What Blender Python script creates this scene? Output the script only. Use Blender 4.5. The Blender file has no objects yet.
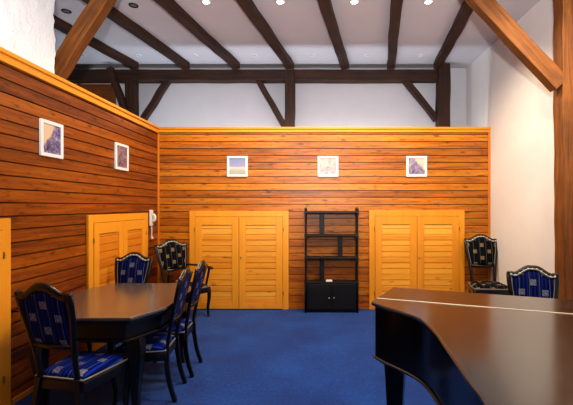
import bpy, bmesh, math, random
from mathutils import Vector, Matrix
random.seed(7)
scene = bpy.context.scene
COL = scene.collection
R = math.radians

# ------------------------------------------------------------------ dimensions (metres)
EYE = 1.55            # camera height
BACK = 5.94           # plank partition at the back
LEFT = -2.376         # plank partition at the left
RIGHT = 2.617         # plaster wall at the right
FAR = 6.88            # plaster wall behind the partition
CEIL = 3.95
PTOP = 2.70           # top of the planking
BOARD = 0.105
FRONT = -1.8
OUTER = -5.6

# ------------------------------------------------------------------ node helpers
class NT:
    def __init__(s, name):
        s.m = bpy.data.materials.new(name); s.m.use_nodes = True
        s.t = s.m.node_tree; s.bsdf = s.t.nodes['Principled BSDF']
    def n(s, kind, ins=None, **kw):
        nd = s.t.nodes.new(kind)
        for k, v in kw.items(): setattr(nd, k, v)
        for k, v in (ins or {}).items(): s.put(nd.inputs[k], v)
        return nd
    def put(s, sock, v):
        if isinstance(v, bpy.types.NodeSocket): s.t.links.new(v, sock)
        else: sock.default_value = v
    def math(s, op, a, b=0.0, c=None):
        nd = s.n('ShaderNodeMath', operation=op)
        s.put(nd.inputs[0], a); s.put(nd.inputs[1], b)
        if c is not None: s.put(nd.inputs[2], c)
        return nd.outputs[0]
    def mix(s, f, a, b, blend='MIX'):
        nd = s.n('ShaderNodeMix', data_type='RGBA', blend_type=blend)
        s.put(nd.inputs[0], f); s.put(nd.inputs[6], col4(a)); s.put(nd.inputs[7], col4(b))
        return nd.outputs[2]
    def ramp(s, f, stops, interp='LINEAR'):
        nd = s.n('ShaderNodeValToRGB'); cr = nd.color_ramp; cr.interpolation = interp
        while len(cr.elements) < len(stops): cr.elements.new(0.5)
        for e, (p, c) in zip(cr.elements, stops): e.position = p; e.color = col4(c)
        s.put(nd.inputs[0], f); return nd.outputs[0]
    def coord(s, which='Object'): return s.n('ShaderNodeTexCoord').outputs[which]
    def xyz(s, v):
        nd = s.n('ShaderNodeSeparateXYZ', {0: v}); return nd.outputs
    def vec(s, x, y, z):
        return s.n('ShaderNodeCombineXYZ', {0: x, 1: y, 2: z}).outputs[0]
    def noise(s, v, scale=5, detail=4, rough=0.55, dist=0.0):
        return s.n('ShaderNodeTexNoise', {'Vector': v, 'Scale': scale, 'Detail': detail, 'Roughness': rough, 'Distortion': dist}).outputs[0]
    def bump(s, h, strength=0.3, dist=0.01):
        s.put(s.bsdf.inputs['Normal'], s.n('ShaderNodeBump', {'Height': h, 'Strength': strength, 'Distance': dist}).outputs[0])
    def set(s, **kw):
        for k, v in kw.items():
            nm = {'base': 'Base Color', 'rough': 'Roughness', 'metal': 'Metallic', 'spec': 'Specular IOR Level', 'coat': 'Coat Weight',
                  'coatr': 'Coat Roughness', 'ior': 'IOR', 'emit': 'Emission Color', 'es': 'Emission Strength', 'sheen': 'Sheen Weight'}[k]
            s.put(s.bsdf.inputs[nm], col4(v) if k in ('base', 'emit') else v)
        return s.m
def col4(c):
    if isinstance(c, bpy.types.NodeSocket): return c
    return (c[0], c[1], c[2], 1.0)
def rgb(r, g, b):   # sRGB 0..255 to linear
    f = lambda v: (v/255/12.92) if v/255 <= .04045 else ((v/255+.055)/1.055)**2.4
    return (f(r), f(g), f(b))
def plain(name, c, rough=0.5, **kw):
    t = NT(name); return t.set(base=c, rough=rough, **kw)

def wood(name, along, across, dark, mid, light, board=BOARD, rough=0.42, knots=True, seed=0.0, fine=70, coat=0.0, grain=0.5, gap=0.0):
    """boards whose grain runs on axis `along`; axis `across` counts the boards"""
    t = NT(name); c = t.xyz(t.coord()); A, B = c[along], c[across]; C = c[3-along-across]
    idx = t.math('FLOOR', t.math('DIVIDE', t.math('ADD', B, 0.0), board))
    wn = t.n('ShaderNodeTexWhiteNoise', {'W': t.math('ADD', idx, 3.7+seed)}, noise_dimensions='1D').outputs[0]
    shift = t.math('MULTIPLY', wn, 37.0)
    v = t.vec(t.math('ADD', t.math('MULTIPLY', A, 1.6), shift), t.math('MULTIPLY', B, fine*.35), t.math('MULTIPLY', C, fine*.2))
    g1 = t.noise(v, 1.0, 5, 0.6, 0.6)
    v2 = t.vec(t.math('ADD', t.math('MULTIPLY', A, .7), shift), t.math('MULTIPLY', B, 6.0), C)
    g2 = t.noise(v2, 1.0, 3, 0.5, 0.3)
    f = t.math('ADD', t.math('MULTIPLY', g1, grain), t.math('ADD', t.math('MULTIPLY', g2, .45), t.math('MULTIPLY', wn, .32)))
    f = t.math('SUBTRACT', f, .5*grain+.36-.5)
    colr = t.ramp(f, [(.18, dark), (.5, mid), (.82, light)])
    if knots:
        kv = t.vec(t.math('ADD', t.math('MULTIPLY', A, 3.3), t.math('MULTIPLY', shift, 1.7)), t.math('MULTIPLY', B, 9.5), 0.0)
        vo = t.n('ShaderNodeTexVoronoi', {'Vector': kv, 'Scale': 1.0, 'Randomness': 1.0})
        kd = vo.outputs['Distance']
        pick = t.math('GREATER_THAN', t.xyz(vo.outputs['Color'])[0], .5)
        k = t.n('ShaderNodeMapRange', {0: kd, 1: .05, 2: .2, 3: 1.0, 4: 0.0}).outputs[0]
        k = t.math('MULTIPLY', t.math('MULTIPLY', k, pick), .85)
        colr = t.mix(k, colr, tuple(x*.42 for x in dark))
        # small resin flecks
        fv = t.vec(t.math('ADD', t.math('MULTIPLY', A, 9.0), shift), t.math('MULTIPLY', B, 30.0), 0.0)
        fleck = .7 if gap else .12
        fl = t.noise(fv, 1.0, 3, .6)
        colr = t.mix(t.n('ShaderNodeMapRange', {0: fl, 1: .56, 2: .7, 3: 0.0, 4: fleck}).outputs[0], colr, tuple(x*.6 for x in dark))
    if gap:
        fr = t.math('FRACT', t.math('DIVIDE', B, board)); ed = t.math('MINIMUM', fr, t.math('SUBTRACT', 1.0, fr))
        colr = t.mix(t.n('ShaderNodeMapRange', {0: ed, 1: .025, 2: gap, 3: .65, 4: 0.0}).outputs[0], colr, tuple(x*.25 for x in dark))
    t.bump(g1, .12, .004)
    t.set(base=colr, rough=rough, coat=coat, coatr=.2)
    return t.m

def timber_mat(name, dark, light):
    t = NT(name); c = t.xyz(t.coord())
    v = t.vec(t.math('MULTIPLY', c[0], 26.0), t.math('MULTIPLY', c[1], 26.0), t.math('MULTIPLY', c[2], 2.0))
    g = t.noise(v, 1.0, 6, .65, .7)
    b = t.noise(t.coord(), 3.0, 3, .6)
    f = t.math('ADD', t.math('MULTIPLY', g, .7), t.math('MULTIPLY', b, .3))
    colr = t.ramp(f, [(.3, dark), (.68, light)])
    t.bump(g, .5, .012)
    return t.set(base=colr, rough=.62)

def plaster(name, c1, c2, scale=6.0, strength=.3, dist=.02):
    t = NT(name); v = t.coord()
    a = t.noise(v, scale, 6, .6); b = t.noise(v, scale*5, 3, .6)
    t.bump(t.math('ADD', a, t.math('MULTIPLY', b, .25)), strength, dist)
    return t.set(base=t.mix(a, c1, c2), rough=.85)

def fabric(name, base, stripe, motif, ax=(0, 2), px=.165, py=.15, offs=(0.0, 0.0), mw=.135, stripes=True, mstr=1.0):
    t = NT(name); c = t.xyz(t.coord())
    x = t.math('ADD', c[ax[0]], 5.0+offs[0]); y = t.math('ADD', c[ax[1]], 5.0+offs[1])
    def lat(dx, dy):
        fx = t.math('ABSOLUTE', t.math('SUBTRACT', t.math('FRACT', t.math('ADD', t.math('DIVIDE', x, px), dx)), .5))
        fy = t.math('ABSOLUTE', t.math('SUBTRACT', t.math('FRACT', t.math('ADD', t.math('DIVIDE', y, py), dy)), .5))
        return t.math('MULTIPLY', t.math('LESS_THAN', fx, mw), t.math('LESS_THAN', fy, mw*px/py))
    m = t.math('MAXIMUM', lat(0, 0), lat(.5, .5))
    nz = t.noise(t.vec(t.math('MULTIPLY', x, 1), t.math('MULTIPLY', y, 1), 0.0), 120, 2, .7)
    m = t.math('MULTIPLY', m, t.n('ShaderNodeMapRange', {0: nz, 1: .40, 2: .62, 3: .1, 4: .95}).outputs[0])
    colr = base
    if stripes:
        s = t.math('SINE', t.math('MULTIPLY', x, 2*math.pi/.030))
        s = t.n('ShaderNodeMapRange', {0: s, 1: -.2, 2: .9, 3: 0.0, 4: 1.0}).outputs[0]
        colr = t.mix(s, base, stripe)
    lin = t.math('GREATER_THAN', t.math('SINE', t.math('MULTIPLY', x, 2*math.pi/.0825)), .985)
    colr = t.mix(t.math('MULTIPLY', lin, .35), colr, motif)
    colr = t.mix(t.math('MULTIPLY', m, mstr), colr, motif)
    t.bump(t.noise(t.coord(), 420, 2), .15, .002)
    return t.set(base=colr, rough=.85, sheen=.0, spec=.15)

# ------------------------------------------------------------------ materials
M = {}
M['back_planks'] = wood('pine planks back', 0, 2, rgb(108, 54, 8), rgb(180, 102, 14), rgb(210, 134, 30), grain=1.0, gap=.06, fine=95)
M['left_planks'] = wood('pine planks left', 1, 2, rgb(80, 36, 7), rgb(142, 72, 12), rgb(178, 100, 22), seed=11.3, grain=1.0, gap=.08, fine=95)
M['trim_wood'] = wood('pine trim', 0, 2, rgb(204, 124, 24), rgb(230, 152, 42), rgb(238, 168, 66), board=3.0, knots=False, seed=2.2)
M['trim_wood_y'] = wood('pine trim side', 1, 2, rgb(204, 124, 24), rgb(230, 152, 42), rgb(238, 168, 66), board=3.0, knots=False, seed=2.9)
M['trim_wood_z'] = wood('pine trim upright', 2, 0, rgb(188, 104, 18), rgb(212, 126, 26), rgb(224, 142, 38), board=3.0, knots=False, seed=4.4)
M['door_boards'] = wood('light pine door boards', 0, 2, rgb(206, 124, 26), rgb(234, 160, 50), rgb(246, 184, 78), board=.0853, seed=5.1, grain=.5)
M['door_boards_y'] = wood('light pine door boards side', 1, 2, rgb(190, 104, 20), rgb(216, 134, 36), rgb(234, 160, 58), board=.0853, seed=6.7, grain=.35)
M['door_stile'] = wood('light pine stile', 2, 0, rgb(208, 126, 22), rgb(230, 152, 38), rgb(240, 166, 52), board=3.0, knots=False, seed=8.1, grain=.35)
M['gallery_door'] = wood('brown door wood', 2, 0, rgb(84, 44, 16), rgb(112, 60, 24), rgb(136, 78, 34), board=3.0, knots=False)
M['dark_timber'] = timber_mat('dark stained timber', rgb(20, 9, 4), rgb(78, 42, 18))
M['orange_timber'] = timber_mat('honey timber', rgb(72, 36, 8), rgb(148, 88, 28))
M['plaster'] = plaster('cream plaster', rgb(226, 219, 212), rgb(234, 228, 222), 5, .12, .01)
M['rough_plaster'] = plaster('rough white plaster', rgb(240, 238, 236), rgb(248, 247, 246), 7, .6, .035)
M['ceiling'] = plaster('ceiling plaster', rgb(204, 200, 202), rgb(214, 210, 212), 3, .06, .01)
M['black'] = plain('black lacquer', (.005, .004, .004), .32, coat=.15, coatr=.2)
M['black_shelf'] = plain('black stained wood', (.006, .005, .004), .5)
M['white'] = plain('white plastic', (.78, .76, .72), .4)
M['white_frame'] = plain('white picture frame', (.82, .80, .76), .45)
M['brass'] = plain('aged brass', (.45, .29, .1), .35, metal=1.0)
M['hinge'] = plain('pale brass', (.75, .66, .5), .35, metal=.6)
M['steel'] = plain('steel', (.6, .6, .6), .3, metal=1.0)
M['bead'] = plain('pale bead', (.62, .58, .5), .4)
M['cord'] = plain('pale cord', (.22, .21, .19), .8)
M['dark_hole'] = plain('dark recess', (.012, .011, .011), .6)
M['lamp_on'] = plain('lit lens', (1, .9, .75), .4, emit=(1, .86, .66), es=22.0)
M['lamp_off'] = plain('unlit lens', (.25, .24, .24), .2)

def carpet():
    t = NT('blue carpet'); v = t.coord()
    a = t.noise(v, 220, 3, .7); b = t.noise(v, 35, 4, .7); c = t.noise(v, 1.8, 3, .6)
    f = t.math('ADD', t.math('MULTIPLY', a, .5), t.math('ADD', t.math('MULTIPLY', b, .3), t.math('MULTIPLY', c, .2)))
    colr = t.ramp(f, [(.36, rgb(0, 26, 82)), (.5, rgb(3, 56, 132)), (.66, rgb(26, 102, 190))])
    t.bump(a, .7, .01)
    return t.set(base=colr, rough=.95, spec=.15, sheen=.15)
M['carpet'] = carpet()
def veneer(name, dark, light, rough, ior=1.5, coat=.6, coatr=.08, sy=30.0):
    t = NT(name); c = t.xyz(t.coord())
    g = t.noise(t.vec(t.math('MULTIPLY', c[0], 2.2), t.math('MULTIPLY', c[1], sy), c[2]), 1.0, 5, .6, .4)
    r = t.noise(t.coord(), 9, 4, .6)
    return t.set(base=t.mix(g, dark, light), rough=t.math('ADD', rough, t.math('MULTIPLY', r, .08)), ior=ior, coat=coat, coatr=coatr)
M['piano_lid'] = veneer('polished brown black lid', (.006, .005, .004), (.014, .011, .009), .14, ior=2.2, coat=.1, coatr=.10)
M['piano_black'] = plain('piano black lacquer', (.003, .002, .003), .2, spec=.3, coat=.1, coatr=.1)
M['table_top'] = veneer('polished dark table top', (.070, .056, .046), (.115, .094, .078), .20, ior=2.1, coat=.6, coatr=.16, sy=24)
M['fab_back'] = fabric('blue striped fabric back', rgb(2, 10, 54), rgb(8, 34, 116), rgb(150, 152, 160), (0, 2), px=.19, py=.17, offs=(-.06, .02))
M['fab_seat'] = fabric('blue striped fabric seat', rgb(4, 20, 90), rgb(18, 62, 178), rgb(160, 156, 156), (0, 1), px=.19, py=.18)
M['dfab_back'] = fabric('black patterned fabric back', rgb(5, 6, 12), rgb(12, 15, 34), rgb(160, 138, 100), (0, 2), px=.19, py=.17, offs=(-.06, .02), mw=.13)
M['dfab_seat'] = fabric('black patterned fabric seat', rgb(5, 6, 12), rgb(12, 15, 34), rgb(160, 138, 100), (0, 1), offs=(-.06, 0), px=.19, py=.18, mw=.14)

# ------------------------------------------------------------------ mesh helpers
def obj(name, bm, mat, parent=None, bevel=0.0, smooth=False, seg=2, loc=None, kind=None):
    me = bpy.data.meshes.new(name)
    bmesh.ops.recalc_face_normals(bm, faces=bm.faces)
    bm.to_mesh(me); bm.free()
    me.materials.append(mat)
    if smooth:
        for p in me.polygons: p.use_smooth = True
    o = bpy.data.objects.new(name, me); COL.objects.link(o)
    if parent: o.parent = parent
    if loc: o.location = loc
    if bevel:
        b = o.modifiers.new('bevel', 'BEVEL'); b.width = bevel; b.segments = seg; b.limit_method = 'ANGLE'; b.angle_limit = R(35)
        b.harden_normals = False
    if smooth:
        pass
    if kind: o['kind'] = kind
    return o
def tag(o, label, cat, group=None):
    o['label'] = label; o['category'] = cat
    if group: o['group'] = group
    return o
def thing(name, label, cat, loc=(0, 0, 0), rz=0.0, group=None):
    o = bpy.data.objects.new(name, None); COL.objects.link(o)
    o.location = loc; o.rotation_euler = (0, 0, rz); o.empty_display_size = .1
    return tag(o, label, cat, group)
def struct(name, bm, mat, **kw): return obj(name, bm, mat, kind='structure', **kw)
def dup(root, loc, rz, label, group=None):
    r = root.copy(); COL.objects.link(r); r.location = loc; r.rotation_euler = (0, 0, rz); r['label'] = label
    if group: r['group'] = group
    for ch in list(root.children):
        c = ch.copy(); COL.objects.link(c); c.parent = r
        for g in list(ch.children):
            d = g.copy(); COL.objects.link(d); d.parent = c
    return r
def box(bm, x0, x1, y0, y1, z0, z1):
    v = [bm.verts.new((x, y, z)) for z in (z0, z1) for x, y in ((x0, y0), (x1, y0), (x1, y1), (x0, y1))]
    for f in ((0, 3, 2, 1), (4, 5, 6, 7), (0, 1, 5, 4), (1, 2, 6, 5), (2, 3, 7, 6), (3, 0, 4, 7)): bm.faces.new([v[i] for i in f])
    return bm
def B(*a): return box(bmesh.new(), *a)
def prism(bm, poly, z0, z1):
    a = [bm.verts.new((x, y, z0)) for x, y in poly]; b = [bm.verts.new((x, y, z1)) for x, y in poly]
    n = len(poly); bm.faces.new(a[::-1]); bm.faces.new(b)
    for i in range(n): bm.faces.new((a[i], a[(i+1) % n], b[(i+1) % n], b[i]))
    return bm
def sweep(bm, pts, sizes, ref=(0, 1, 0), n=4, closed=False):
    """section swept along pts; sizes = half extents (a along the side, b along ref) per point"""
    pts = [Vector(p) for p in pts]; ref = Vector(ref); rings = []
    N = len(pts)
    if not isinstance(sizes, list): sizes = [sizes]*N
    for i, p in enumerate(pts):
        if closed: d = pts[(i+1) % N]-pts[i-1]
        else: d = pts[min(i+1, N-1)]-pts[max(i-1, 0)]
        d.normalize(); s = d.cross(ref)
        if s.length < 1e-5: s = d.cross(Vector((1, 0, 0)))
        s.normalize(); u = s.cross(d).normalized()
        a, b = sizes[i]; ring = []
        for k in range(n):
            if n == 4: ca, sa = ((1, 1), (-1, 1), (-1, -1), (1, -1))[k]
            else: ca, sa = math.cos(2*math.pi*k/n), math.sin(2*math.pi*k/n)
            ring.append(bm.verts.new(p+s*(a*ca)+u*(b*sa)))
        rings.append(ring)
    m = N if closed else N-1
    for i in range(m):
        r0, r1 = rings[i], rings[(i+1) % N]
        for k in range(n): bm.faces.new((r0[k], r0[(k+1) % n], r1[(k+1) % n], r1[k]))
    if not closed:
        bm.faces.new(rings[0][::-1]); bm.faces.new(rings[-1])
    return bm
def lathe(bm, prof, cx=0, cy=0, n=16):
    rings = []
    for r, z in prof:
        rings.append([bm.verts.new((cx+r*math.cos(2*math.pi*k/n), cy+r*math.sin(2*math.pi*k/n), z)) for k in range(n)])
    for a, b in zip(rings, rings[1:]):
        for k in range(n): bm.faces.new((a[k], a[(k+1) % n], b[(k+1) % n], b[k]))
    bm.faces.new(rings[0][::-1]); bm.faces.new(rings[-1])
    return bm
def ball(bm, c, r, sub=1):
    bmesh.ops.create_icosphere(bm, subdivisions=sub, radius=r, matrix=Matrix.Translation(c)); return bm
def smoothstep(a, b, x):
    t = max(0, min(1, (x-a)/(b-a))); return t*t*(3-2*t)
def spline(pts, n=8, closed=False):
    P = [Vector(p) for p in pts]; out = []; N = len(P)
    rng = range(N) if closed else range(N-1)
    for i in rng:
        if closed: p0, p1, p2, p3 = P[i-1], P[i], P[(i+1) % N], P[(i+2) % N]
        else: p0, p1, p2, p3 = P[max(i-1, 0)], P[i], P[i+1], P[min(i+2, N-1)]
        for k in range(n):
            t = k/n
            out.append(.5*((2*p1)+(p2-p0)*t+(2*p0-5*p1+4*p2-p3)*t*t+(3*p1-p0-3*p2+p3)*t**3))
    if not closed: out.append(P[-1].copy())
    return out

# ------------------------------------------------------------------ room shell
def planked(axis, a0, a1, face, thick, z0, z1, out):
    """wall of horizontal boards with V grooves; face = coordinate of the visible side, out = +-1 towards the room"""
    bm = bmesh.new(); prof = [(0, z0)]
    k0 = math.floor(z0/BOARD); g = .011; d = .013
    prof = [(0.0, z0)]
    z = (k0+1)*BOARD
    while z < z1-.01:
        prof += [(0.0, z-g/2), (-d, z-g/6), (-d, z+g/6), (0.0, z+g/2)]; z += BOARD
    prof.append((0.0, z1)); prof.append((-thick, z1)); prof.append((-thick, z0))
    ends = []
    for a in (a0, a1):
        ring = []
        for dd, z in prof:
            p = face+out*dd
            ring.append(bm.verts.new((a, p, z) if axis == 0 else (p, a, z)))
        ends.append(ring)
    n = len(prof)
    for i in range(n): bm.faces.new((ends[0][i], ends[0][(i+1) % n], ends[1][(i+1) % n], ends[1][i]))
    bm.faces.new(ends[0]); bm.faces.new(ends[1][::-1])
    return bm
struct('floor', B(OUTER, RIGHT+.2, FRONT-.1, FAR+.1, -.1, 0), M['carpet'])
struct('ceiling', B(OUTER-.1, RIGHT+.2, FRONT-.1, FAR+.1, CEIL, CEIL+.1), M['ceiling'])
struct('wall_right', B(RIGHT, RIGHT+.2, FRONT, FAR, 0, CEIL), M['plaster'])
struct('wall_far', B(OUTER, RIGHT, FAR, FAR+.1, 0, CEIL), M['ceiling'])
struct('wall_outer', B(OUTER-.1, OUTER, FRONT, FAR, 0, CEIL), M['ceiling'])
struct('wall_front', B(OUTER, RIGHT, FRONT-.1, FRONT, 0, CEIL), M['plaster'])
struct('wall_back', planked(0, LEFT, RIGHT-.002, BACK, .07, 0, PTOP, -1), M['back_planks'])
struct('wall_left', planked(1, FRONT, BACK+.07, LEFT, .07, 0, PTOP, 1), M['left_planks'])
# rough plastered wall above the left partition, its edge left broken
bm = bmesh.new()
zs = [i*CEIL/90 for i in range(91)]
rows = []
for i, z in enumerate(zs):
    e = 3.72+random.uniform(-.014, .014)+.012*math.sin(z*9)
    rows.append([bm.verts.new(p) for p in ((-2.46, FRONT, z), (-2.46, e, z), (-2.75, e+random.uniform(-.01, .01), z), (-2.75, FRONT, z))])
for a, b in zip(rows, rows[1:]):
    for k in range(4): bm.faces.new((a[k], a[(k+1) % 4], b[(k+1) % 4], b[k]))
bm.faces.new(rows[0]); bm.faces.new(rows[-1])
struct('wall_left_upper', bm, M['rough_plaster'])
# cappings and battens
bm = bmesh.new(); box(bm, LEFT-.09, RIGHT-.002, BACK-.03, BACK+.1, PTOP, PTOP+.035); box(bm, LEFT, RIGHT-.002, BACK-.018, BACK-.0005, PTOP-.045, PTOP)
struct('trim_1', bm, M['trim_wood'], bevel=.006)
bm = bmesh.new(); box(bm, LEFT-.09, LEFT+.035, FRONT, BACK-.03, PTOP, PTOP+.035); box(bm, LEFT+.0005, LEFT+.02, FRONT, BACK-.018, PTOP-.06, PTOP)
struct('trim_2', bm, M['trim_wood_y'], bevel=.006)
struct('trim_3', B(LEFT+.0005, LEFT+.025, BACK-.025, BACK-.0005, 0, PTOP-.06), M['trim_wood_z'], bevel=.003)
struct('trim_4', B(RIGHT-.032, RIGHT-.003, BACK-.02, BACK-.0005, 0, PTOP-.045), M['trim_wood_z'], bevel=.003)
struct('baseboard_left', B(LEFT+.0005, LEFT+.015, 3.08, 4.03, 0, .045), M['trim_wood_y'], bevel=.003)

# ------------------------------------------------------------------ low double doors in the panelling
def door(name, axis, a0, a1, face, out, ztop, handle_leaf=1):
    root = bpy.data.objects.new(name, None); COL.objects.link(root); root['kind'] = 'structure'
    fw = .085
    mb = M['door_boards'] if axis == 0 else M['door_boards_y']
    def P(bm, s0, s1, d0, d1, z0, z1):     # s along wall, d depth towards room
        p0, p1 = sorted((face+out*d0, face+out*d1))
        if axis == 0: box(bm, s0, s1, p0, p1, z0, z1)
        else: box(bm, p0, p1, s0, s1, z0, z1)
        return bm
    bm = bmesh.new(); P(bm, a0, a0+fw, .0005, .03, 0, ztop); P(bm, a1-fw, a1, .0005, .03, 0, ztop); P(bm, a0+fw, a1-fw, .0005, .03, ztop-fw, ztop)
    obj('door_frame', bm, M['door_stile'], root, bevel=.004)
    mid = (a0+a1)/2; st = .10
    for k, (s0, s1) in enumerate(((a0+fw+.003, mid-.003), (mid+.003, a1-fw-.003))):
        zb, zt = .012, ztop-fw-.004
        bm = bmesh.new()
        P(bm, s0, s0+st, .001, .038, zb, zt); P(bm, s1-st, s1, .001, .038, zb, zt)
        P(bm, s0+st, s1-st, .001, .036, zt-.12, zt); P(bm, s0+st, s1-st, .001, .036, zb, zb+.09)
        leaf = obj('door_leaf', bm, M['door_stile'], root, bevel=.003)
        bm = bmesh.new(); z = zb+.09; pitch = .0853
        while z < zt-.121:
            z2 = min(z+pitch, zt-.12)
            # each board leans: proud at its lower edge
            p = [(.010, z+.001), (.020, z+.001), (.026, z+.006), (.024, z2-.005), (.018, z2-.0012), (.010, z2-.0012)]
            ends = []
            for s in (s0+st, s1-st):
                ends.append([bm.verts.new((s, face+out*d, zz) if axis == 0 else (face+out*d, s, zz)) for d, zz in p])
            for i in range(len(p)): bm.faces.new((ends[0][i], ends[0][(i+1) % len(p)], ends[1][(i+1) % len(p)], ends[1][i]))
            bm.faces.new(ends[0]); bm.faces.new(ends[1][::-1]); z = z2
        obj('board_panel', bm, mb, leaf)
        hs = a0+fw-.004 if k == 0 else a1-fw+.004
        for hz in (.22, ztop-.3):
            bm = bmesh.new(); c = (hs, face+out*.038) if axis == 0 else (face+out*.038, hs)
            lathe(bm, [(.006, hz), (.008, hz+.004), (.008, hz+.05), (.006, hz+.054)], c[0], c[1], 10)
            obj('hinge', bm, M['brass'], leaf)
        if k == handle_leaf:
            hx = s0+.03 if handle_leaf == 1 else s1-.03
            bm = bmesh.new(); ball(bm, (hx, face+out*.042, .78) if axis == 0 else (face+out*.042, hx, .78), .013, 2)
            obj('knob', bm, M['brass'], leaf, smooth=True)
    return root
door('door_1', 0, -1.895, -.41, BACK, -1, 1.475)
door('door_2', 0, .797, 2.226, BACK, -1, 1.485)
door('door_3', 1, 4.08, 5.52, LEFT, 1, 1.455)
door('door_4', 1, 1.58, 3.04, LEFT, 1, 1.455)
# door to the gallery behind the partition
root = bpy.data.objects.new('door_5', None); COL.objects.link(root); root['kind'] = 'structure'
bm = bmesh.new(); box(bm, -4.14, -4.06, FAR-.04, FAR-.0005, 0, 3.66); box(bm, -3.56, -3.48, FAR-.04, FAR-.0005, 0, 3.66); box(bm, -4.06, -3.56, FAR-.04, FAR-.0005, 3.58, 3.66)
obj('door_frame', bm, M['gallery_door'], root, bevel=.006)
bm = bmesh.new(); box(bm, -4.06, -3.56, FAR-.02, FAR-.0005, 0, 3.58)
for z0, z1 in ((.3, 1.6), (1.75, 2.75), (2.9, 3.45)): box(bm, -3.98, -3.64, FAR-.032, FAR-.02, z0, z1)
obj('door_leaf', bm, M['gallery_door'], root, bevel=.008)

# ------------------------------------------------------------------ roof timbers
def timber(name, p0, p1, w, h, mat, label, cat, up=(0, 0, 1), group=None, jit=.006, taper=1.0):
    p0, p1 = Vector(p0), Vector(p1); L = (p1-p0).length
    bm = bmesh.new(); n = max(3, int(L/.22)); rnd = random.Random(sum(map(ord, label)))
    rings = []
    for i in range(n+1):
        f = i/n; s = 1+(taper-1)*f; ring = []
        ox, oy = rnd.uniform(-jit, jit), rnd.uniform(-jit, jit)*.5
        for a, b in ((-1, -1), (1, -1), (1, 1), (-1, 1)):
            ring.append(bm.verts.new((a*w/2*s+ox+rnd.uniform(-jit, jit)*.6, b*h/2*s+oy+rnd.uniform(-jit, jit)*.4, f*L)))
        rings.append(ring)
    for a, b in zip(rings, rings[1:]):
        for k in range(4): bm.faces.new((a[k], a[(k+1) % 4], b[(k+1) % 4], b[k]))
    bm.faces.new(rings[0][::-1]); bm.faces.new(rings[-1])
    o = obj(name, bm, mat, bevel=.008)
    z = (p1-p0).normalized(); u = Vector(up); x = u.cross(z).normalized(); y = z.cross(x)
    m = Matrix((x, y, z)).transposed().to_4x4(); m.translation = p0
    o.matrix_world = m
    return tag(o, label, cat, group)
ordn = ['first', 'second', 'third', 'fourth', 'fifth', 'sixth', 'seventh']
raft = [(-3.02, .20), (-2.17, .176), (-1.33, .195), (-.43, .184), (.486, .185), (1.257, .160), (2.03, .121)]
for i, (x, s) in enumerate(raft):
    y1, y0 = 6.62, .6
    if i == 0: y0 = 3.0
    timber('ceiling_rafter', (x-s*(y1-y0), y0, CEIL-.05), (x, y1, CEIL-.05), .13, .098, M['dark_timber'],
           'dark brown exposed ceiling rafter, %s of seven counted from the left' % ordn[i], 'rafter', group='dark rafters under the white ceiling')
timber('ceiling_beam', (-4.7, 6.74, 3.76), (2.06, 6.74, 3.76), .19, .18, M['dark_timber'], 'long dark horizontal beam along the far wall under the rafter ends', 'beam')
gp = 'dark posts standing along the far wall'
timber('timber_post', (-3.13, 6.72, 0), (-3.13, 6.72, 3.67), .17, .16, M['dark_timber'], 'dark timber post between two slanting braces, near the brown door', 'post', (0, 1, 0), gp)
timber('timber_post', (-.44, 6.70, 0), (-.44, 6.70, 3.84), .17, .16, M['dark_timber'], 'dark timber post under the middle of the long beam', 'post', (0, 1, 0), gp)
timber('timber_post', (2.14, 6.66, 0), (2.14, 6.66, 3.93), .20, .18, M['dark_timber'], 'thick dark timber post at the right end of the long beam', 'post', (0, 1, 0), gp)
timber('timber_post', (-4.6, 6.68, 0), (-4.6, 6.68, 3.66), .2, .18, M['dark_timber'], 'dark timber post at the left end of the long beam, mostly behind the plank wall', 'post', (0, 1, 0), gp)
gb = 'dark braces between posts and beam'
timber('timber_brace', (-3.05, 6.60, 2.75), (-3.44, 6.60, 3.86), .10, .10, M['dark_timber'], 'dark slanting brace left of the post near the brown door', 'brace', (0, 1, 0), gb)
timber('timber_brace', (-3.02, 6.73, 2.90), (-2.52, 6.73, 3.69), .10, .10, M['dark_timber'], 'dark slanting brace leaning right from the post near the brown door', 'brace', (0, 1, 0), gb)
timber('timber_brace', (-.50, 6.73, 2.85), (-.98, 6.73, 3.69), .10, .10, M['dark_timber'], 'dark slanting brace left of the middle post', 'brace', (0, 1, 0), gb)
timber('timber_brace', (2.06, 6.73, 3.02), (1.52, 6.73, 3.69), .10, .10, M['dark_timber'], 'dark slanting brace beside the right post of the long beam', 'brace', (0, 1, 0), gb)
timber('timber_post', (2.56, 3.96, 0), (2.54, 3.96, CEIL-.003), .24, .16, M['orange_timber'], 'honey brown timber post against the white right wall', 'post', (0, 1, 0), 'honey brown frame timbers')
timber('timber_brace', (2.43, 3.945, 2.755), (1.34, 3.945, CEIL-.03), .165, .115, M['orange_timber'], 'thick honey brown brace rising leftwards from the post on the right wall', 'brace', (0, 1, 0), 'honey brown frame timbers')
timber('timber_brace', (-2.80, 3.945, 2.55), (-1.92, 3.945, CEIL-.03), .15, .125, M['orange_timber'], 'thick honey brown brace rising rightwards beside the rough plaster wall', 'brace', (0, 1, 0), 'honey brown frame timbers')

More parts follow.
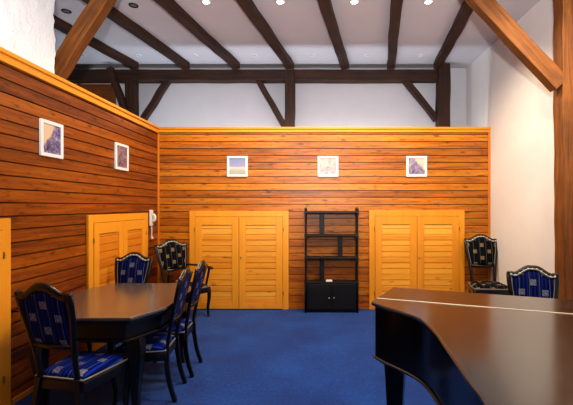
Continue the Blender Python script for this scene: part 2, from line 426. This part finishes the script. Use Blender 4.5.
# ------------------------------------------------------------------ recessed spotlights
def downlight(x, y, on, label, dx=0.0, r=.055):
    t = thing('recessed_spotlight', label, 'ceiling light', (x, y, CEIL), 0, 'recessed spotlights in the ceiling')
    bm = bmesh.new(); n = 24
    rs = [(r, 0), (r, -.008), (r*.74, -.010), (r*.70, -.001)]
    rings = [[bm.verts.new((a*math.cos(2*math.pi*k/n), a*math.sin(2*math.pi*k/n), z)) for k in range(n)] for a, z in rs]
    for a, b in zip(rings, rings[1:]):
        for k in range(n): bm.faces.new((a[k], a[(k+1) % n], b[(k+1) % n], b[k]))
    obj('trim_ring', bm, M['dark_hole'] if on == 'dark' else M['white_frame'], t, smooth=True)
    bm = bmesh.new(); lathe(bm, [(r*.72, -.0005), (r*.6, -.003), (r*.3, -.004)], n=20)
    obj('lens', bm, M['lamp_on'] if on == 'lit' else M['lamp_off'], t)
    return t
def spot(x, y, z, power, col, ang=110, tgt=None, rad=.05, name='spot'):
    l = bpy.data.lights.new(name, 'SPOT'); l.energy = power; l.color = col; l.spot_size = R(ang); l.spot_blend = .6; l.shadow_soft_size = rad
    o = bpy.data.objects.new(name, l); COL.objects.link(o); o.location = (x, y, z)
    if tgt: o.rotation_euler = (Vector(tgt)-Vector((x, y, z))).to_track_quat('-Z', 'Y').to_euler()
    return o
WARM = (1.0, .84, .62)
for i, x in enumerate((-1.29, -.42, .45, 1.32)):
    downlight(x, 4.64, 'lit', 'lit recessed ceiling spotlight, %s of the four glowing ones from the left' % ordn[i])
downlight(-2.18, 4.72, 'dark', 'unlit dark-rimmed ceiling spotlight between the two leftmost glowing-side rafters')
bpy.data.objects['recessed_spotlight.004']['label'] = 'unlit dark-rimmed ceiling spotlight just right of the left honey brace'
downlight(-3.07, 4.86, 'dark', 'unlit dark-rimmed ceiling spotlight beside the rough plaster wall edge')
for i, x in enumerate((-3.72, -2.83, -1.92, -.98, -.06, .82, 1.66)):
    downlight(x, 6.30, 'off', 'tiny unlit ceiling spotlight in the row before the long beam, %s from the left' % ordn[i], r=.04)

# ------------------------------------------------------------------ pictures
def print_mat(name, kind):
    t = NT(name); c = t.xyz(t.coord()); x, z = c[0], c[2]
    n1 = t.noise(t.coord(), 26, 5, .65, .8); n2 = t.noise(t.coord(), 9, 3, .6, .4)
    if kind == 'rocks':      # purple rock face rising right before a peach sky
        f = t.math('ADD', t.math('SUBTRACT', t.math('MULTIPLY', x, 5.0), t.math('MULTIPLY', z, 4.0)), t.math('MULTIPLY', t.math('SUBTRACT', n2, .5), 1.4))
        rock = t.ramp(n1, [(.3, rgb(62, 52, 98)), (.5, rgb(126, 112, 158)), (.68, rgb(214, 206, 224))])
        colr = t.mix(t.n('ShaderNodeMapRange', {0: f, 1: -.32, 2: -.12, 3: 0.0, 4: 1.0}).outputs[0], rgb(248, 214, 180), rock)
    elif kind == 'trunk':
        colr = t.ramp(n1, [(.3, rgb(70, 50, 76)), (.5, rgb(150, 118, 130)), (.7, rgb(216, 186, 186))])
    elif kind == 'coast':    # grey blue sky, white strip, sandy ground
        f = t.math('ADD', t.math('MULTIPLY', z, 4.2), t.math('ADD', .5, t.math('MULTIPLY', t.math('SUBTRACT', n2, .5), .14)))
        colr = t.ramp(f, [(.02, rgb(196, 186, 170)), (.3, rgb(214, 200, 186)), (.42, rgb(238, 226, 220)), (.5, rgb(178, 174, 204)), (.72, rgb(162, 168, 208)), (1.0, rgb(146, 158, 196))])
    elif kind == 'pale':
        f = t.math('ADD', n2, t.math('MULTIPLY', t.math('SUBTRACT', n1, .5), .4))
        colr = t.ramp(f, [(.34, rgb(238, 230, 222)), (.45, rgb(222, 190, 164)), (.56, rgb(186, 158, 164)), (.68, rgb(142, 136, 166))])
    else:                    # purple slope under a peach sky
        f = t.math('ADD', t.math('ADD', t.math('MULTIPLY', x, 4.0), t.math('MULTIPLY', z, 4.0)), t.math('MULTIPLY', t.math('SUBTRACT', n2, .5), .9))
        rock = t.ramp(n1, [(.3, rgb(92, 78, 116)), (.5, rgb(158, 138, 166)), (.7, rgb(226, 212, 222))])
        colr = t.mix(t.n('ShaderNodeMapRange', {0: f, 1: .2, 2: .36, 3: 0.0, 4: 1.0}).outputs[0], rock, rgb(246, 214, 190))
    return t.set(base=t.mix(1.0, colr, (.76, .76, .76), 'MULTIPLY'), rough=.35)
def picture(loc, rz, kind, label, w=.31, h=.31):
    t = thing('framed_picture', label, 'picture', loc, rz, 'small white framed pictures on the plank walls')
    b = .032; hw, hh = w/2, h/2
    bm = bmesh.new()
    box(bm, -hw, -hw+b, -.022, -.001, -hh, hh); box(bm, hw-b, hw, -.022, -.001, -hh, hh)
    box(bm, -hw+b, hw-b, -.022, -.001, hh-b, hh); box(bm, -hw+b, hw-b, -.022, -.001, -hh, -hh+b)
    obj('frame', bm, M['white_frame'], t, bevel=.003)
    obj('print', B(-hw+b-.002, hw-b+.002, -.014, -.002, -hh+b-.002, hh-b+.002), print_mat('print '+kind, kind), t)
    return t
picture((-1.18, BACK, 2.145), 0, 'coast', 'white framed picture of a pale shore under grey blue sky, on the back wall')
picture((.18, BACK, 2.145), 0, 'pale', 'white framed picture of pale peach blotches, above the black shelf unit')
picture((1.51, BACK, 2.145), 0, 'slope', 'white framed picture of a purple slope under peach sky, above the right doors')
picture((LEFT, 3.535, 2.145), R(90), 'rocks', 'white framed picture of purple rocks and peach sky on the left wall, nearest one', .30, .32)
picture((LEFT, 4.81, 2.145), R(90), 'trunk', 'white framed picture of mauve brown streaks on the left wall, nearer the corner', .32, .32)

# ------------------------------------------------------------------ entry phone and small wall fitting
t = thing('intercom_phone', 'white intercom handset on the left plank wall by the corner', 'intercom', (LEFT, 5.66, 1.38), R(90))
obj('base', B(-.045, .045, -.03, -.001, -.115, .115), M['white'], t, bevel=.008)
bm = bmesh.new(); sweep(bm, spline([(.075, -.045, .05), (.08, -.065, .03), (.08, -.07, -.0), (.08, -.065, -.03), (.075, -.045, -.05)], 4), (.022, .016), (0, 1, 0), 8)
obj('button_panel', B(.046, .085, -.028, -.001, -.05, .05), M['white'], t, bevel=.006)
hs = obj('handset', bm, M['white'], t, smooth=True)
for v in hs.data.vertices: v.co.x -= .075
bm = bmesh.new()
pts = [(.005+.010*math.cos(k*.9), -.02+.010*math.sin(k*.9), -.115-k*.0042) for k in range(40)]
sweep(bm, pts, (.006, .006), (1, .2, 0), 6)
for c, r in (((.01, -.022, -.29), .02),): ball(bm, c, r, 2)
obj('coiled_cord', bm, M['white'], t, smooth=True)
t = thing('wall_fitting', 'small dark curved fitting with pale edge on the left wall beside the nearest chair', 'fitting', (LEFT, 3.12, .71), R(90))
bm = bmesh.new(); sweep(bm, spline([(-.03, -.001, .02), (-.02, -.05, .015), (.01, -.06, -.02), (.03, -.03, -.04)], 5), (.015, .012), (0, 0, 1), 8)
obj('bracket', bm, M['black'], t, smooth=True)
bm = bmesh.new(); ball(bm, (.01, -.066, .03), .011, 2); sweep(bm, spline([(.012, -.066, .02), (.022, -.06, -.01), (.035, -.045, -.04)], 5), (.006, .006), (0, 0, 1), 8)
obj('pale_edge', bm, M['bead'], t, smooth=True)

# ------------------------------------------------------------------ chairs
SEAT = .455
ZB, ZC = .655, .985          # bottom rail and shoulder of the backrest
def back_y(z): return -.195 - .16*max(0, z-.44) - .09*max(0, z-.44)**2
def hw(z):
    return .142 + (.192-.142)*smoothstep(.50, 1.0, z)
def ztop(s):
    a = abs(s)
    return ZC + .062*(1-smoothstep(.12, .80, a)) + .012*smoothstep(.86, 1.0, a)
def make_chair(label, fb, fs, arms=False, group=None, beads=False, wide=1.0):
    t = thing('armchair' if arms else 'dining_chair', label, 'chair', group=group)
    W = wide
    # seat frame
    bm = bmesh.new(); poly = [(-.195*W, -.20), (.195*W, -.20), (.235*W, .20), (.18*W, .235), (-.18*W, .235), (-.235*W, .20)]
    prism(bm, poly, .345, .415); obj('seat_frame', bm, M['black'], t, bevel=.008)
    # cushion : domed
    bm = bmesh.new(); n = 10; g = []
    for j in range(n+1):
        row = []
        for i in range(n+1):
            u, v = -1+2*i/n, -1+2*j/n
            y = .015+v*.205; x = u*(.188+.038*(v+1)/2)*W
            if v > .7: x *= 1-.10*((v-.7)/.3)**2
            e = (1-u**6)*(1-v**6)
            row.append(bm.verts.new((x, y, .416+.052*max(0, e)**.5)))
        g.append(row)
    for j in range(n):
        for i in range(n): bm.faces.new((g[j][i], g[j][i+1], g[j+1][i+1], g[j+1][i]))
    edge = [g[0][i] for i in range(n+1)]+[g[j][n] for j in range(1, n+1)]+[g[n][i] for i in range(n-1, -1, -1)]+[g[j][0] for j in range(n-1, 0, -1)]
    epts = [v.co.copy() for v in edge]
    bm.faces.new(edge[::-1])
    s = obj('seat', bm, fs, t, smooth=True)
    bm = bmesh.new(); sweep(bm, [p*1.0+Vector((0, 0, .008)) for p in epts], (.007, .007), (0, 0, 1), 6, True)
    obj('cord_trim', bm, M['cord'], s, smooth=True)['label'] = 'pale cord along the seat edge'
    # backrest frame: posts, serpentine crest, lower rail
    bm = bmesh.new()
    path = []
    for z in [.40+i*(ZC-.40)/10 for i in range(11)]: path.append((-hw(z)*W, back_y(z), z))
    for k in range(1, 24):
        sx = -1+2*k/24; z = ztop(sx); path.append((sx*hw(ZC)*W*1.0, back_y(z), z))
    for z in [.40+i*(ZC-.40)/10 for i in range(10, -1, -1)]: path.append((hw(z)*W, back_y(z), z))
    szs = []
    for p in path:
        f = smoothstep(.6, 1.0, p[2]); szs.append((.021+.006*f, .016))
    sweep(bm, path, szs, (0, 1, 0), 8)
    z = ZB; sweep(bm, [(-hw(z)*W, back_y(z), z), (0, back_y(z)-.006, z-.012), (hw(z)*W, back_y(z), z)], (.017, .014), (0, 1, 0), 8)
    for sg in (-1, 1): ball(bm, (sg*(hw(ZC)*W+.004), back_y(ZC), ZC+.012), .019, 2)
    obj('back_frame', bm, M['black'], t, smooth=True)
    # upholstered panel
    bm = bmesh.new(); nx, nz = 14, 12; F, K = [], []
    for j in range(nz+1):
        rf, rk = [], []
        for i in range(nx+1):
            u = -1+2*i/nx; zt = ztop(u)-.012; z = ZB+.008+(zt-ZB-.008)*j/nz
            x = u*(hw(min(z, ZC))*W-.016)
            e = max(0, (1-u**4)*(1-(2*j/nz-1)**4))**.5
            rf.append(bm.verts.new((x, back_y(z)+.006+.022*e, z))); rk.append(bm.verts.new((x, back_y(z)-.006-.014*e, z)))
        F.append(rf); K.append(rk)
    for j in range(nz):
        for i in range(nx):
            bm.faces.new((F[j][i], F[j][i+1], F[j+1][i+1], F[j+1][i])); bm.faces.new((K[j][i], K[j+1][i], K[j+1][i+1], K[j][i+1]))
    for j in range(nz):
        for i in (0, nx): bm.faces.new((F[j][i], F[j+1][i], K[j+1][i], K[j][i]))
    for i in range(nx):
        for j in (0, nz): bm.faces.new((F[j][i], F[j][i+1], K[j][i+1], K[j][i]))
    trim = [F[j][0].co.copy() for j in range(nz+1)]+[F[nz][i].co.copy() for i in range(1, nx+1)]+[F[j][nx].co.copy() for j in range(nz-1, -1, -1)]
    b = obj('backrest', bm, fb, t, smooth=True)
    bm = bmesh.new(); sweep(bm, [p+Vector((0, .007, 0)) for p in trim], (.0042, .0042), (0, 1, 0), 6)
    obj('cord_trim', bm, M['cord'], b, smooth=True)['label'] = 'pale cord around the backrest'
    if beads:
        bm = bmesh.new()
        for k in range(11):
            u = -.93+1.86*k/10; z = ztop(u)-.003
            ball(bm, (u*hw(ZC)*W, back_y(z)+.024, z), .0105, 1)
        sweep(bm, [(u*hw(ZC)*W, back_y(ztop(u)-.003)+.024, ztop(u)-.003) for u in [-.93+1.86*k/20 for k in range(21)]], (.004, .004), (0, 1, 0), 6)
        obj('bead_trim', bm, M['bead'], b, smooth=True)['label'] = 'row of pale beads under the crest'
    # legs
    for sg in (-1, 1):
        bm = bmesh.new(); x, y = sg*.205*W, .195
        pts = spline([(x, y, .40), (x*1.02, y+.012, .33), (x*1.0, y+.012, .24), (x*.98, y-.004, .12), (x*.99, y+.004, .03), (x*1.0, y+.014, 0.0)], 4)
        sz = [(.030-.014*min(1, i/16)+.006*max(0, (i-17)/3),)*2 for i in range(len(pts))]
        sweep(bm, pts, sz, (0, 1, 0), 8); obj('leg', bm, M['black'], t, smooth=True)
        bm = bmesh.new(); x = sg*.165*W
        pts = spline([(sg*hw(.44)*W, back_y(.44), .43), (x, -.20, .30), (x*1.02, -.225, .14), (x*1.05, -.268, 0)], 5)
        sz = [(.020-.005*i/len(pts),)*2 for i in range(len(pts))]
        sweep(bm, pts, sz, (0, 1, 0), 4); obj('leg', bm, M['black'], t, bevel=.003)
        if arms:
            bm = bmesh.new(); zb = .70
            pts = spline([(sg*hw(zb)*W, back_y(zb)+.01, zb), (sg*.215*W, -.10, .695), (sg*.25*W, .06, .685), (sg*.262*W, .155, .675), (sg*.262*W, .185, .66)], 5)
            sz = [(.018+.010*i/len(pts), .014) for i in range(len(pts))]
            sweep(bm, pts, sz, (0, 0, 1), 8)
            pts = spline([(sg*.258*W, .135, .675), (sg*.262*W, .11, .60), (sg*.25*W, .10, .50), (sg*.226*W, .10, .38)], 5)
            sweep(bm, pts, (.015, .017), (0, 1, 0), 8)
            obj('armrest', bm, M['black'], t, smooth=True)
    return t
G = 'carved black chairs'
A = make_chair('black framed chair with blue patterned back, nearest, at the close end of the table', M['fab_back'], M['fab_seat'], group=G, beads=True)
A.location = (-1.64, 2.77, 0); A.rotation_euler.z = R(-12)
dup(A, (-2.075, 4.17, 0), R(178), 'blue striped black framed chair behind the far end of the table', G).scale = (1, 1, .955)
dup(A, (-1.385, 3.27, 0), R(95), 'blue backed chair seen edge-on at the table side, nearer of two', G).scale = (.96, .96, .965)
dup(A, (-1.385, 3.735, 0), R(93), 'blue backed chair seen edge-on at the table side, farther of two', G).scale = (.96, .96, .965)
dup(A, (1.77, 3.14, 0), R(160), 'blue striped black framed chair behind the piano by the white wall', G).scale = (.94, .94, .965)
C = make_chair('black armchair with gold-squared dark fabric in the corner of the plank walls', M['dfab_back'], M['dfab_seat'], arms=True, group=G, beads=True, wide=1.24)
C.location = (-1.82, 5.46, 0); C.rotation_euler.z = R(-126)
F_ = make_chair('black side chair with gold-squared dark fabric, against the back wall right of the doors', M['dfab_back'], M['dfab_seat'], group=G, beads=True, wide=1.08)
F_.location = (2.37, 5.44, 0); F_.rotation_euler.z = R(174); F_.scale = (1.04, 1.04, 1.06)

# ------------------------------------------------------------------ dining table
TX0, TX1, TY0, TY1 = -2.20, -1.17, 2.79, 4.05
t = thing('dining_table', 'dark polished dining table with clipped corners, between the chairs', 'table', ((TX0+TX1)/2, (TY0+TY1)/2, 0))
hx, hy = (TX1-TX0)/2, (TY1-TY0)/2
def octo(k, cx=.14, cy=.30):
    x, y = hx-k, hy-k
    return [(-x+cx, -y), (x-cx, -y), (x, -y+cy), (x, y-cy), (x-cx, y), (-x+cx, y), (-x, y-cy), (-x, -y+cy)]
obj('tabletop', prism(bmesh.new(), octo(0), .735, .76), M['table_top'], t, bevel=.006)
obj('edge_moulding', prism(bmesh.new(), octo(.025), .70, .7345), M['black'], t, bevel=.008)
obj('apron', prism(bmesh.new(), octo(.07), .585, .6995), M['black'], t, bevel=.004)
obj('lower_moulding', prism(bmesh.new(), octo(.05), .565, .5845), M['black'], t, bevel=.006)
for sx in (-1, 1):
    for sy in (-1, 1):
        bm = bmesh.new(); x, y = sx*(hx-.165), sy*(hy-.145)
        if sy > 0: y = sy*(hy-.125)
        o = Vector((sx, sy, 0)).normalized()
        def q(r, z): return (x+o.x*r, y+o.y*r, z)
        pts = spline([q(0, .564), q(.012, .50), q(.016, .42), q(0, .28), q(-.008, .12), q(.004, .03), q(.016, 0)], 4)
        sz = []
        for i in range(len(pts)):
            f = i/(len(pts)-1); sz.append((.050-.026*smoothstep(.1, .75, f)+.008*smoothstep(.85, 1, f),)*2)
        sweep(bm, pts, sz, (0, 1, 0), 4); obj('leg', bm, M['black'], t, bevel=.006)

# ------------------------------------------------------------------ shelf unit
t = thing('shelf_unit', 'tall open black shelf unit with two-door base, between the double doors on back wall', 'shelf unit', (.226, BACK-.115, 0))
W2, D2, TOP = .395, .105, 1.46
for sx in (-1, 1):
    for sy in (-1, 1):
        bm = bmesh.new(); x, y = sx*(W2-.018), sy*(D2-.018)
        prof = [(.016, .0), (.016, .40), (.013, .42), (.017, .44), (.012, .46), (.012, .72), (.017, .74), (.012, .76), (.012, 1.06), (.017, 1.08), (.012, 1.10), (.012, 1.40), (.018, 1.43), (.016, 1.46), (.011, 1.475), (.019, 1.495), (.015, 1.515), (.004, 1.53)]
        lathe(bm, prof, x, y, 12); obj('upright', bm, M['black_shelf'], t, smooth=True)
for z in (1.445, 1.11, .78):
    obj('shelf', B(-W2, W2, -D2, D2, z, z+.022), M['black_shelf'], t, bevel=.004)
for x, z0, z1 in ((-.14, 1.132, 1.445), (.13, .802, 1.11), (-.14, .446, .78)):
    obj('divider', B(x-.035, x+.035, -.012, .012, z0, z1), M['black_shelf'], t, bevel=.003)
for z, d in ((1.109, 1), (.779, 1)):
    for sx in (-1, 1):
        bm = bmesh.new(); x0 = sx*(W2-.03); ring = [(x0, z), (x0-sx*.10, z)]+[(x0-sx*.10*(1-math.sin(a)), z-.05*(1-math.cos(a))) for a in [R(k*15) for k in range(1, 7)]]
        vs = [[bm.verts.new((x, yy, zz)) for x, zz in ring] for yy in (-D2+.012, -D2+.028)]
        n = len(ring); bm.faces.new(vs[0]); bm.faces.new(vs[1][::-1])
        for i in range(n): bm.faces.new((vs[0][i], vs[0][(i+1) % n], vs[1][(i+1) % n], vs[1][i]))
        obj('corner_bracket', bm, M['black_shelf'], t)
bm = bmesh.new(); box(bm, -W2, W2, -D2, D2, .42, .445); box(bm, -W2+.012, W2-.012, -D2+.018, D2-.01, .045, .419); box(bm, -W2+.012, W2-.012, -D2+.03, D2-.01, .0, .044)
obj('base_cabinet', bm, M['black_shelf'], t, bevel=.003)
for sx in (-1, 1):
    x0, x1 = sorted((sx*.003, sx*(W2-.04)))
    d = obj('door', B(x0, x1, -D2-.001, -D2+.017, .05, .415), M['black_shelf'], t, bevel=.004)
    bm = bmesh.new(); ball(bm, (sx*.035, -D2-.012, .22), .012, 2); obj('knob', bm, M['steel'], d, smooth=True)
bm = bmesh.new(); box(bm, -.055, .04, -.045, .02, 0, .012); box(bm, -.05, .035, -.04, .015, .012, .022)
tag(obj('paper_stack', bm, M['white'], loc=(.20, BACK-.135, .4455), bevel=.002), 'small white stack of cards lying on the shelf unit above its doors', 'cards')

# ------------------------------------------------------------------ grand piano (keyboard on the far side, tail towards the camera)
O = Vector((.533, 2.73)); U = Vector((.94, -.342)); V = Vector((-.342, -.94))
LID = .99
t = thing('grand_piano', 'black grand piano with closed polished lid, on the blue carpet at right', 'piano', (O.x, O.y, 0), math.atan2(U.y, U.x))
def loc2(x, y):     # world -> piano coordinates (a along keyboard, b towards tail is negative y)
    d = Vector((x, y))-O; return (d.dot(U), d.dot(V))
KW = 1.47           # keyboard width
side = [loc2(.533, 2.73), loc2(.322, 2.315)]
curve = [loc2(.335, 2.285), loc2(.372, 2.215), loc2(.45, 2.10), loc2(.513, 1.97), loc2(.528, 1.80), loc2(.512, 1.55), loc2(.490, 1.30), loc2(.473, 1.11)]
tail = [(.44, 1.66), (.58, 1.80), (.80, 1.86), (1.05, 1.84), (1.28, 1.74), (1.41, 1.56), (KW, 1.25)]
HG = .372           # width of the front flap
def contour(k=0.0, from_v=0.0):
    ctl = [Vector((p[0], p[1], 0)) for p in curve+tail]
    pts = [Vector((side[1][0], side[1][1], 0))]+spline(ctl, 6)
    pts = [Vector((KW, from_v, 0))]+pts[::-1] + [Vector((side[0][0]+(side[1][0]-side[0][0])*from_v/side[1][1], from_v, 0))]
    pts = pts[::-1]
    if k:
        n = len(pts); out = []
        for i in range(n):
            a, b, c = pts[i-1], pts[i], pts[(i+1) % n]
            n1 = Vector((-(b-a).y, (b-a).x, 0)).normalized(); n2 = Vector((-(c-b).y, (c-b).x, 0)).normalized()
            m = (n1+n2); m.normalize(); s = 1/max(.5, m.dot(n1)); out.append(b+m*k*s)
        pts = out
    return [(p.x, -p.y) for p in pts]     # local y = -v
def inset_ok():
    c0 = contour(0, HG); c1 = contour(.01, HG)
    ar = lambda c: abs(sum(c[i-1][0]*c[i][1]-c[i][0]*c[i-1][1] for i in range(len(c))))
    return 1 if ar(c1) < ar(c0) else -1
SG = inset_ok()
obj('lid', prism(bmesh.new(), contour(0, HG+.002), LID-.022, LID), M['piano_lid'], t, bevel=.009, seg=3)
fl = [(side[0][0], 0), (KW, 0), (KW, -HG+.002), (side[0][0]+(side[1][0]-side[0][0])*HG/side[1][1], -HG+.002)]
obj('front_flap', prism(bmesh.new(), fl, LID-.022, LID), M['piano_lid'], t, bevel=.007, seg=3)
bm = bmesh.new(); a = fl[3]; b = fl[2]
sweep(bm, [(a[0]+.01, -HG, LID+.0015), (b[0]-.01, -HG, LID+.0015)], (.0045, .0022), (0, 0, 1), 8)
obj('hinge', bm, M['hinge'], t)['label'] = 'long brass hinge across the lid'
obj('rim', prism(bmesh.new(), contour(SG*.022, .10), .665, LID-.0225), M['piano_black'], t, bevel=.006)
# lower edge moulding that follows the rim
bm = bmesh.new(); cp = contour(SG*.016, .09)
sweep(bm, [(x, y, .668) for x, y in cp], (.008, .008), (0, 0, 1), 8, True)
obj('rim_moulding', bm, plain('moulding', (.05, .035, .03), .3), t, smooth=True)
# keyboard end
bm = bmesh.new(); box(bm, 0.0, .10, -.12, .06, .66, .83); box(bm, KW-.12, KW-.02, -.12, .06, .66, .83); box(bm, .10, KW-.12, -.12, .06, .655, .70)
obj('key_bed', bm, M['piano_black'], t, bevel=.008)
bm = bmesh.new(); box(bm, .105, KW-.125, -.11, .04, .701, .73); obj('key_cover', bm, M['piano_black'], t, bevel=.006)
legs = [loc2(.475, 2.36), (KW-.16, .22), (.95, 1.52)]
for i, (u, v) in enumerate(legs):
    bm = bmesh.new(); c = (u, -v)
    def sq(h, z): return [bm.verts.new((c[0]+h*sx, c[1]+h*sy, z)) for sx, sy in ((-1, -1), (1, -1), (1, 1), (-1, 1))]
    rings = [sq(.075, .664), sq(.075, .63), sq(.058, .615), sq(.055, .58), sq(.034, .12), sq(.042, .10), sq(.042, .085), sq(.03, .07)]
    for r0, r1 in zip(rings, rings[1:]):
        for k in range(4): bm.faces.new((r0[k], r0[(k+1) % 4], r1[(k+1) % 4], r1[k]))
    bm.faces.new(rings[0][::-1]); bm.faces.new(rings[-1])
    l = obj('leg', bm, M['piano_black'], t, bevel=.004)
    bm = bmesh.new(); lathe(bm, [(.02, .069), (.024, .06), (.012, .05), (.012, .045)], c[0], c[1], 12)
    sweep(bm, [(c[0]-.014, c[1], .025), (c[0]+.014, c[1], .025)], (.025, .025), (0, 0, 1), 16)
    obj('caster', bm, M['brass'], l)
bm = bmesh.new(); box(bm, KW/2-.10, KW/2-.075, -.42, -.39, .13, .664); box(bm, KW/2+.075, KW/2+.10, -.42, -.39, .13, .664); box(bm, KW/2-.14, KW/2+.14, -.46, -.36, .07, .13)
ly = obj('pedal_lyre', bm, M['piano_black'], t, bevel=.005)
for dx in (-.07, 0, .07):
    bm = bmesh.new(); sweep(bm, [(KW/2+dx, -.36, .085), (KW/2+dx, -.29, .08), (KW/2+dx, -.25, .07)], [(.009, .005), (.012, .005), (.016, .005)], (0, 0, 1), 8)
    obj('pedal', bm, M['brass'], ly)

# ------------------------------------------------------------------ lights
for i, x in enumerate((-1.29, -.42, .45, 1.32)):
    spot(x, 4.62, CEIL-.03, 105, WARM, 140, (x+.1, 4.95, 0), .05, 'downlight_lamp')
for x, pw in ((-1.4, 22), (-.2, 34), (1.0, 75), (2.0, 130)):  # added unseen lamps without fixtures, strongest at right to brighten that wall
    spot(x, 2.7, CEIL-.05, pw, WARM, 150, (x+.5, 2.9, 0), .05, 'downlight_lamp')
spot(0, -.15, 2.05, 640, (.90, .95, 1.0), 132, (0, 1.75, 4.05), .06, 'camera_flash')
def area(loc, tgt, sx, sy, power, col, name):
    l = bpy.data.lights.new(name, 'AREA'); l.shape = 'RECTANGLE'; l.size = sx; l.size_y = sy; l.energy = power; l.color = col
    o = bpy.data.objects.new(name, l); COL.objects.link(o); o.location = loc
    o.rotation_euler = (Vector(tgt)-Vector(loc)).to_track_quat('-Z', 'Y').to_euler()
area((-1.2, 6.15, 1.5), (-1.2, 6.7, 3.3), 6.0, .2, 52, (.74, .86, 1.0), 'gallery_fill')  # added unseen fill behind the partition, brightens far wall and ceiling

w = bpy.data.worlds.new('world'); scene.world = w; w.use_nodes = True
w.node_tree.nodes['Background'].inputs[0].default_value = (.5, .55, .6, 1); w.node_tree.nodes['Background'].inputs[1].default_value = .2

# ------------------------------------------------------------------ camera
cam = bpy.data.cameras.new('camera'); co = bpy.data.objects.new('camera', cam); COL.objects.link(co)
co.location = (0, 0, EYE); co.rotation_euler = (R(90), 0, 0)
cam.sensor_width = 36.0; cam.lens = 395/573*36
cam.shift_x = -(316-286.5)/573; cam.shift_y = (206-202.5)/573; cam.clip_start = .02
scene.camera = co
scene.view_settings.view_transform = 'Standard'
scene.view_settings.look = 'Medium High Contrast'
scene.view_settings.exposure = 0.14
